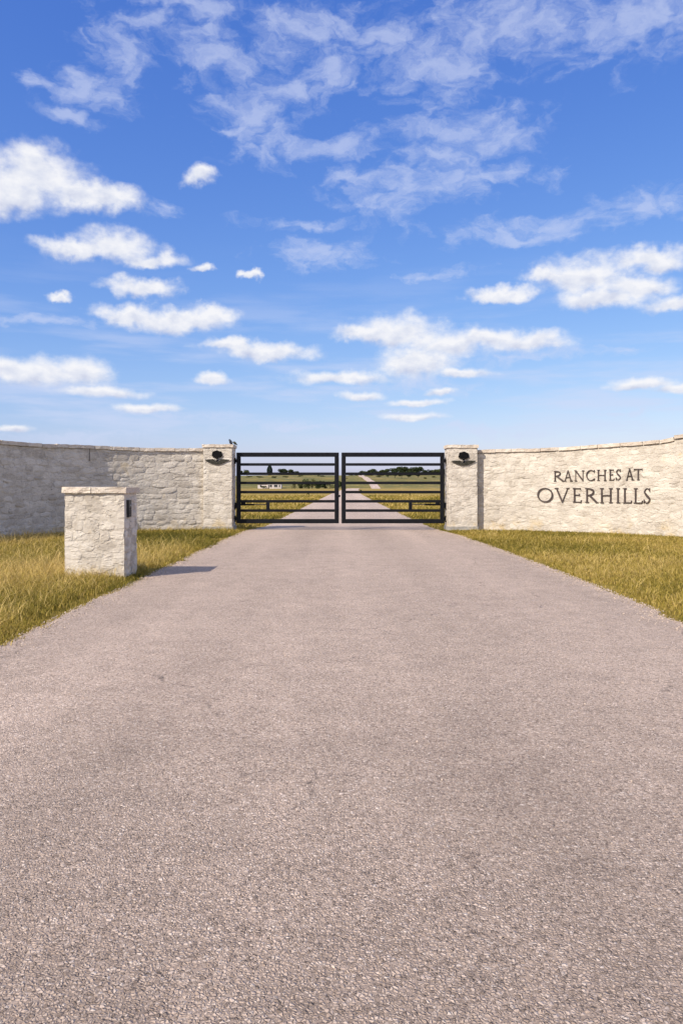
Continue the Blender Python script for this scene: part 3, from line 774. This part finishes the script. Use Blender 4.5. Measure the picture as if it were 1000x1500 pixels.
# ------------------------------------------------------------------ birds
def bird(loc, rotz, spine, radii, flat, mat, label, legs=True):
    o = thing('bird', loc, label, 'bird', rotz=rotz)
    bm = bmesh.new(); rings = []
    for i, (p, r) in enumerate(zip(spine, radii)):
        d = Vector((spine[min(i + 1, len(spine) - 1)][0] - spine[max(i - 1, 0)][0], 0, spine[min(i + 1, len(spine) - 1)][1] - spine[max(i - 1, 0)][1])).normalized()
        u = Vector((0, 1, 0)); w = d.cross(u)
        rings.append([bm.verts.new(Vector((p[0], 0, p[1])) + u * math.cos(k * math.pi / 5) * r * flat[i] + w * math.sin(k * math.pi / 5) * r) for k in range(10)])
    for a, b in zip(rings, rings[1:]):
        for k in range(10): bm.faces.new((a[k], a[(k + 1) % 10], b[(k + 1) % 10], b[k]))
    bm.faces.new(rings[0]); bm.faces.new(rings[-1])
    link('body', bm_mesh('body', bm, True), mat, o)
    for s in (-1, 1):
        bm = bmesh.new(); tube(bm, [(0.0, s * 0.012, 0.05), (0.004, s * 0.014, 0.02), (0.0, s * 0.014, 0.002)], 0.0032, 6)
        for q in (-.5, 0, .5): tube(bm, [(0, s * 0.014, 0.004), (-0.018 * math.cos(q), s * 0.014 + 0.018 * math.sin(q), 0.003)], 0.0025, 5)
        link('leg', bm_mesh('leg', bm), M_SEAL, o)
        bm = bmesh.new()                                   # folded wing
        pts = [(-0.018, 0.095), (0.002, 0.105), (0.030, 0.075), (0.055, 0.025), (0.060, 0.005), (0.030, 0.030), (0.0, 0.055)]
        extrude_poly(bm, pts, s * 0.033, s * 0.043); link('wing', bm_mesh('wing', bm), mat, o)
B1 = [(-0.062, 0.128), (-0.046, 0.130), (-0.040, 0.132), (-0.022, 0.136), (-0.006, 0.122), (0.004, 0.098), (0.014, 0.070), (0.024, 0.046), (0.040, 0.020), (0.056, -0.004), (0.066, -0.022)]
bird((-3.19, 22.55, 2.468), R(-20), B1, [0.001, 0.006, 0.020, 0.027, 0.027, 0.038, 0.044, 0.036, 0.020, 0.013, 0.008], [1, 1, 1, 1, 1, 1, 1, 1, 1.2, 1.7, 2.0], M_BIRD, 'small blue black bird perched upright on the pillar cap')
B2 = [(-0.075, 0.075), (-0.060, 0.076), (-0.053, 0.078), (-0.036, 0.082), (-0.022, 0.074), (-0.004, 0.062), (0.016, 0.050), (0.034, 0.036), (0.054, 0.020), (0.074, 0.006), (0.086, -0.004)]
b2 = bird((-3.075, 22.62, 2.462), R(0), B2, [0.001, 0.005, 0.016, 0.023, 0.024, 0.034, 0.036, 0.030, 0.016, 0.010, 0.006], [1, 1, 1, 1, 1, 1, 1, 1, 1.2, 1.7, 2.0], M_BIRD2, 'small olive bird crouching at the corner of the pillar cap')

# ------------------------------------------------------------------ trees beyond the gate
def crown_mesh(name, seed, n, mode, mat, leaf):
    r = np.random.default_rng(seed); pts = []
    if mode == 'cone':
        z = r.beta(1.1, 1.5, n); a = r.uniform(0, 2 * np.pi, n); rad = np.sqrt(r.uniform(0.3, 1, n)) * 0.5 * (np.sin(np.clip(z * 0.92 + 0.10, 0, 1) * np.pi)) ** 0.7
        P = np.stack([rad * np.cos(a), rad * np.sin(a), z], -1)
    else:
        lobes = []; k = 9 if mode == 'round' else 12
        for _ in range(k):
            a = r.uniform(0, 2 * np.pi); q = r.uniform(0.05, 0.32); lobes.append((q * np.cos(a), q * np.sin(a), r.uniform(0.30, 0.78) if mode == 'round' else r.uniform(0.15, 0.7), r.uniform(0.14, 0.25)))
        li = r.integers(0, k, n); L = np.array(lobes)[li]; d = r.normal(size=(n, 3)); d /= np.linalg.norm(d, axis=1)[:, None]
        rr = r.uniform(0.55, 1.05, n)[:, None] * L[:, 3:4]; P = L[:, :3] + d * rr * np.array([1, 1, 0.85]); P[:, 2] = np.clip(P[:, 2], 0.02, 1.02)
    nrm = r.normal(size=(n, 3)); nrm /= np.linalg.norm(nrm, axis=1)[:, None]
    t = np.cross(nrm, r.normal(size=(n, 3))); t /= np.linalg.norm(t, axis=1)[:, None]; b = np.cross(nrm, t)
    s = leaf * r.uniform(0.5, 1.3, n)[:, None]
    V = np.stack([P - t * s, P - b * s * 0.55, P + t * s, P + b * s * 0.55], 1).reshape(-1, 3)
    me = meshdata(name, V, [(4 * i, 4 * i + 1, 4 * i + 2, 4 * i + 3) for i in range(n)]); me.materials.append(mat); return me
def trunk_mesh(seed):
    r = random.Random(seed); bm = bmesh.new()
    tube(bm, [(0, 0, -0.05), (0.01, 0, 0.2), (-0.01, 0.01, 0.45), (0.0, 0, 0.72)], [0.035, 0.026, 0.020, 0.008], 7)
    for k in range(5):
        a = k * 1.26 + r.uniform(-.3, .3); h = r.uniform(0.22, 0.5); q = r.uniform(.18, .3)
        tube(bm, [(0, 0, h), (q * .5 * math.cos(a), q * .5 * math.sin(a), h + .1), (q * math.cos(a), q * math.sin(a), h + r.uniform(.16, .3))], [0.014, 0.010, 0.004], 5)
    me = bm_mesh('trunk', bm); me.materials.append(M_BARK); return me
CR = {'oak': [crown_mesh('crown', 20 + i, 1500, 'round', M_LEAF, 0.052) for i in range(4)], 'scrub': [crown_mesh('crown', 40 + i, 700, 'bush', M_LEAFO, 0.050) for i in range(3)],
      'bush': [crown_mesh('crown', 60 + i, 1500, 'bush', M_LEAF, 0.055) for i in range(3)], 'cypress': [crown_mesh('crown', 80, 3200, 'cone', M_LEAFD, 0.055)]}
TRK = [trunk_mesh(i) for i in range(3)]
tr_r = random.Random(5)
def tree(px, dist, wpx, hpx, kind, label, cat, group=None, name='oak_tree', base=None):
    x = (px - CX) / F * dist; z = float(terrain(x, dist)) if base is None else base
    k = 1.25 if group in (RG, 'oaks by the cypress') else (1.2 if 'bush' in name and dist < 415 else 1.0)
    W, H = k * wpx / F * dist, k * hpx / F * dist
    o = thing(name, (x, dist, z - 0.02), label, cat, group, tr_r.uniform(0, 6.28))
    c = link('crown', tr_r.choice(CR[kind]), parent=o); c.scale = (W, W, H)
    t = link('trunk', tr_r.choice(TRK), parent=o); t.scale = (W, W, H)
RG = 'trees along the far ridge'; RL = 'low round oak standing in the tree line on the far ridge'
for px, w, h, d in ((515, 14, 3, 806), (525, 16, 4, 790), (540, 18, 5, 815), (556, 18, 5, 806), (570, 18, 6, 812), (598, 20, 7, 804), (620, 18, 6, 815), (634, 18, 6, 806), (648, 18, 6, 790)):
    tree(px, d, w, h, 'bush', 'low dark thicket filling between the oaks of the ridge', 'bush', 'thickets on the far ridge', 'thicket')
for px, w, h, d in ((523, 12, 5, 800), (530, 11, 7, 812), (536, 9, 7, 795), (545, 15, 9, 806), (552, 10, 6, 815), (559, 13, 8, 790), (566, 12, 9, 800), (576, 13, 10, 795), (585, 15, 11, 808),
                    (592, 16, 12, 790), (600, 11, 9, 812), (607, 15, 11, 798), (614, 14, 11, 806), (622, 11, 7, 795), (630, 11, 8, 810), (638, 14, 8, 800), (646, 14, 8, 812), (655, 14, 9, 800), (665, 14, 8, 806),
                    (352, 10, 7, 805), (362, 12, 8, 800), (412, 11, 9, 800), (418, 9, 8, 808), (427, 14, 9, 798), (434, 9, 6, 806)):
    tree(px, d, w, h, 'oak', RL if px > 500 else 'round oak on the bare ridge either side of the tall cypress', 'tree', RG if px > 500 else 'oaks by the cypress')
tree(395, 780, 8.5, 16, 'cypress', 'tall narrow dark cypress rising alone above the ridge', 'tree', name='cypress_tree')
tree(466, 800, 3, 4, 'cypress', 'tiny lone conifer on the bare ridge', 'tree', name='conifer_tree')
for px, w, h, d in ((578, 14, 13, 575), (588, 16, 15, 560), (598, 14, 13, 580), (612, 11, 9, 590), (568, 10, 8, 600)):
    tree(px, d, w, h, 'oak', 'dark spreading oak in the clump on the far hillside', 'tree', 'oaks on the far hillside')
for px, w, h, d, k in ((431, 10, 12, 395, 'scrub'), (440, 12, 10, 402, 'bush'), (449, 12, 14, 396, 'bush'), (457, 13, 15, 400, 'scrub'), (466, 13, 13, 393, 'bush'), (475, 13, 11, 402, 'bush'), (483, 12, 12, 395, 'scrub'), (492, 12, 13, 400, 'bush'), (500, 9, 10, 410, 'bush')):
    if k == 'bush': tree(px, d, w, h, k, 'dense dark green bush in the hedge row across the pasture', 'bush', 'dark bushes of the hedge row', 'green_bush')
    else: tree(px, d, w, h, k, 'loose yellowish bush in the hedge row across the pasture', 'bush', 'yellowish bushes of the hedge row', 'yellow_bush')
for px, w, h, d in ((365, 12, 3, 640), (380, 14, 3, 620), (402, 12, 4, 600), (418, 12, 3, 610), (440, 10, 3, 640), (470, 14, 3, 620), (555, 12, 3, 600), (635, 12, 3, 620), (622, 10, 3, 560), (508, 5, 2, 560)):
    tree(px, d, w, h, 'scrub', 'low olive scrub bush dotted on the far slope', 'bush', 'scrub bushes on the far slope', 'scrub_bush')
tree(387, 396, 12, 5, 'scrub', 'olive bush in front of the white house', 'bush', name='scrub_bush')
for px, py, w, h, lab in ((451.5, 726.3, 5, 5.5, 'small dark weed clump in the pasture by the drive'), (600, 726.2, 3, 4, 'tiny dark weed tuft alone in the pasture'), (594.5, 731, 4, 2, 'flat dark weed patch in the pasture grass'), (528, 719.5, 3, 2.5, 'dark tuft at the edge of the far drive')):
    d = F * EYE / (py - HOR)
    tree(px, d, w, h, 'bush', lab, 'weed', name='weed_clump', base=0.0)

# white house across the pasture
hd = 404.0; hx = (394.5 - CX) / F * hd; hz = float(terrain(hx, hd)) - 0.05
ho = thing('white_house', (hx, hd, hz), 'low white house with dark openings beyond the pasture', 'house')
link('wall', box_mesh('wall', (-1.0, 0, -0.3), (6.1, 6.5, 2.5)), M_HWALL, ho)
link('wing', box_mesh('wing', (-6.1, 1.2, -0.3), (-1.003, 6.5, 2.3)), M_HWALL, ho)
for (x0, x1, y0, y1, z0, h) in ((-1.3, 6.4, -0.3, 6.8, 2.5, 1.0), (-6.4, -1.31, 0.9, 6.8, 2.3, 0.9)):
    bm = bmesh.new(); ym = (y0 + y1) / 2
    v = [bm.verts.new(c) for c in ((x0, y0, z0), (x1, y0, z0), (x1, y1, z0), (x0, y1, z0), (x0 + .3, ym, z0 + h), (x1 - .3, ym, z0 + h))]
    for f in ((0, 1, 5, 4), (2, 3, 4, 5), (1, 2, 5), (3, 0, 4), (3, 2, 1, 0)): bm.faces.new([v[i] for i in f])
    link('roof', bm_mesh('roof', bm), M_HROOF, ho)
for x0, x1, z0, z1, nm, y in ((0.2, 1.3, 0.9, 2.0, 'window', 0), (2.4, 4.2, 0.9, 2.0, 'window', 0), (-0.6, -0.1, 0, 2.0, 'door', 0), (-4.9, -4.2, 0.9, 1.9, 'window', 1.2), (4.9, 5.5, 0.9, 2.0, 'window', 0)):
    w_ = link(nm, box_mesh(nm, (x0, y - 0.05, z0), (x1, y - 0.003, z1)), M_GLASS, ho)
    if nm == 'window':
        link('sill', box_mesh('sill', (x0 - .1, y - 0.15, z0 - .1), (x1 + .1, y - 0.003, z0 - 0.003)), M_HWALL, w_)

# ------------------------------------------------------------------ grass
nprng = np.random.default_rng(4)
LWy, LWx = LWA[:, 1], LWA[:, 0]; RWi = np.argsort(RWA[:, 1])
def fbm2(x, y, s, seed):
    out = np.zeros_like(x); r = np.random.default_rng(seed)
    for k in range(14):
        a = r.uniform(0, 2 * np.pi); fq = s * r.uniform(0.5, 2.6); out += np.sin((x * np.cos(a) + y * np.sin(a)) * fq + r.uniform(0, 6.28)) / (0.6 + fq / s)
    return out / 4.0
def grass(n, xr, yr, hmean, wmean, tall, extra=None):
    x = nprng.uniform(*xr, n); y = nprng.uniform(*yr, n)
    # tufts: pull part of the blades to tuft centres
    nt = n // 26; tx = nprng.uniform(*xr, nt); ty = nprng.uniform(*yr, nt); pick = nprng.integers(0, nt, n); into = nprng.random(n) < 0.55
    x = np.where(into, tx[pick] + nprng.normal(0, 0.055, n), x); y = np.where(into, ty[pick] + nprng.normal(0, 0.055, n), y)
    tuft = np.where(into, (pick * 0.6180339) % 1.0, 0.4)
    wob = 0.05 * np.sin(y * 9) + 0.04 * np.sin(y * 23 + 1) + 0.03 * np.sin(y * 47)
    edge = np.minimum(np.abs(x - ledge(y)), np.abs(x - redge(y)))
    ok = (x < ledge(y) + wob * 0.6 + nprng.normal(0, 0.035, n)) | (x > redge(y) + wob * 0.6 + nprng.normal(0, 0.035, n))
    front = y < 22.55
    ok &= ~front | ((x > np.interp(y, LWy, LWx) + 0.03) & (x < np.interp(y, RWA[RWi, 1], RWA[RWi, 0]) - 0.03))
    ok &= ~((y > 22.27) & (y < 23.1) & (np.abs(x) > 3.0))
    ok &= ~((x > kx0 + .01) & (x < kx1 - .01) & (y > ky + .01) & (y < ky + kd))
    ok &= np.abs(x) < 0.47 * y + 1.5
    ok &= nprng.random(n) < np.clip(0.30 + edge / 0.45 + 0.8 * fbm2(x, y, 2.2, 21), 0.05, 1)      # thin and bare spots
    if extra is not None: ok &= extra(x, y)
    x, y, tuft, edge, into = x[ok], y[ok], tuft[ok], edge[ok], into[ok]; n = len(x)
    pn = fbm2(x, y, 1.1, 3); pn2 = fbm2(x, y, 0.35, 9)
    short = np.clip(0.45 + edge / 0.7, 0.45, 1.0)
    h = hmean * nprng.lognormal(0, 0.35, n) * (1 + 0.35 * pn) * (0.75 + 0.6 * tuft) * short
    isT = nprng.random(n) < tall * np.clip(0.4 + tuft * 1.4, 0, 2) * np.clip(edge / 0.4, 0.1, 1); h = np.where(isT, h * nprng.uniform(1.5, 2.4, n), h)
    h = np.clip(h, 0.02, 0.42 if hmean < .2 else .6)
    tint = np.clip(0.45 + 0.42 * pn + 0.30 * pn2 + nprng.normal(0, 0.17, n) + (tuft - .5) * 0.45 - np.clip(0.25 - edge, 0, .25) * 0.7, 0, 0.88); tint = np.where(isT, np.clip(tint + 0.35, 0, 1), tint)
    a = nprng.uniform(0, 2 * np.pi, n); lean = nprng.uniform(0.25, 1.35, n) * h * np.where(isT, 1.15, 0.9)
    dxy = np.stack([np.cos(a), np.sin(a)], -1); b = nprng.uniform(0, 2 * np.pi, n); w = wmean * nprng.uniform(0.6, 1.4, n) * np.where(isT, 0.75, 1)
    wx = np.stack([np.cos(b), np.sin(b)], -1) * w[:, None]
    B = np.stack([x, y], -1); Mi = B + dxy * (lean * 0.35)[:, None]; Ti = B + dxy * lean[:, None]
    z0 = np.full(n, -0.01)
    V = np.empty((n, 5, 3)); V[:, 0, :2] = B - wx; V[:, 1, :2] = B + wx; V[:, 2, :2] = Mi - wx * .8; V[:, 3, :2] = Mi + wx * .8; V[:, 4, :2] = Ti
    V[:, 0, 2] = V[:, 1, 2] = z0; V[:, 2, 2] = V[:, 3, 2] = h * 0.6; V[:, 4, 2] = h * nprng.uniform(0.75, 1.0, n)
    return V, tint
def grass_object(name, parts, label):
    V = np.concatenate([p[0] for p in parts]); tint = np.concatenate([p[1] for p in parts]); n = len(V)
    me = bpy.data.meshes.new(name); me.vertices.add(n * 5); me.vertices.foreach_set('co', V.reshape(-1).astype(np.float32))
    base = (np.arange(n) * 5)[:, None]
    loops = np.concatenate([base + np.array([[0, 1, 3, 2]]), base + np.array([[2, 3, 4]])], 1).reshape(-1)
    me.loops.add(n * 7); me.loops.foreach_set('vertex_index', loops.astype(np.int32))
    st = np.stack([np.arange(n) * 7, np.arange(n) * 7 + 4], -1).reshape(-1)
    me.polygons.add(n * 2); me.polygons.foreach_set('loop_start', st.astype(np.int32))
    me.update(calc_edges=True)
    at = me.attributes.new('tint', 'FLOAT', 'POINT'); at.data.foreach_set('value', np.repeat(tint, 5).astype(np.float32))
    o = link(name, me, M_GRASS); o['kind'] = 'stuff'; tag(o, label, 'grass'); print(name, n); return o
lp = [grass(190000, (-6.0, -2.6), (5.6, 13.5), 0.066, 0.0034, 0.07), grass(215000, (-9.5, -2.4), (13, 23.2), 0.074, 0.0046, 0.06)]
rp = [grass(100000, (3.05, 6.5), (6.0, 13), 0.046, 0.0034, 0.03), grass(235000, (2.6, 10.5), (12.5, 23.2), 0.047, 0.0046, 0.03)]
grass_object('grass', lp, 'long golden olive grass round the keypad pedestal')
grass_object('grass', rp, 'shorter golden olive grass in front of the lettered wall')
fp = [grass(70000, (-9, 10), (23.2, 45), 0.12, 0.011, 0.06, lambda x, y: np.abs(x) < 0.17 * y + 1), grass(60000, (-16, 18), (45, 95), 0.14, 0.025, 0.05, lambda x, y: np.abs(x) < 0.17 * y + 1)]
grass_object('pasture_grass', fp, 'dry pasture grass along the drive behind the gates')

# ------------------------------------------------------------------ loose chippings on and beside the road
def chippings(n):
    r = np.random.default_rng(8)
    side = r.random(n); y = np.where(side < 0.75, r.uniform(3.5, 23, n), r.uniform(1.6, 16, n) ** 1.0)
    off = np.abs(r.normal(0, 0.13, n)) - 0.05
    x = np.where(side < 0.375, ledge(y) + off, np.where(side < 0.75, redge(y) - off, r.uniform(-2.6, 3.1, n)))
    sz = np.where(side < 0.75, r.uniform(0.004, 0.011, n), r.uniform(0.003, 0.006, n)); ok = np.abs(x) < 0.47 * y + 0.6
    x, y, sz = x[ok], y[ok], sz[ok]; n = len(x)
    base = np.array([(1, 0, 0), (-.5, .87, 0), (-.5, -.87, 0), (.3, .2, .9), (-.3, -.1, .75), (0, 0, -.6)])
    V = base[None] * sz[:, None, None] * r.uniform(0.6, 1.3, (n, 6, 3)); a = r.uniform(0, 6.28, n); c, s_ = np.cos(a)[:, None], np.sin(a)[:, None]
    X = V[:, :, 0] * c - V[:, :, 1] * s_; Y = V[:, :, 0] * s_ + V[:, :, 1] * c
    V = np.stack([X + x[:, None], Y + y[:, None], V[:, :, 2] + 0.014], -1).reshape(-1, 3)
    f = np.array([(0, 1, 3), (1, 4, 3), (1, 2, 4), (2, 0, 4), (0, 3, 4), (1, 0, 5), (2, 1, 5), (0, 2, 5)])
    F_ = (np.arange(n)[:, None, None] * 6 + f[None]).reshape(-1, 3)
    o = link('loose_chippings', meshdata('loose_chippings', V, F_.tolist()), plain('chipping_stone', (0.50, 0.40, 0.32), 0.9, 0.2, vary=0.45, scale=60))
    o['kind'] = 'stuff'; tag(o, 'loose pale stone chippings scattered along the road edges', 'gravel')
chippings(9000)
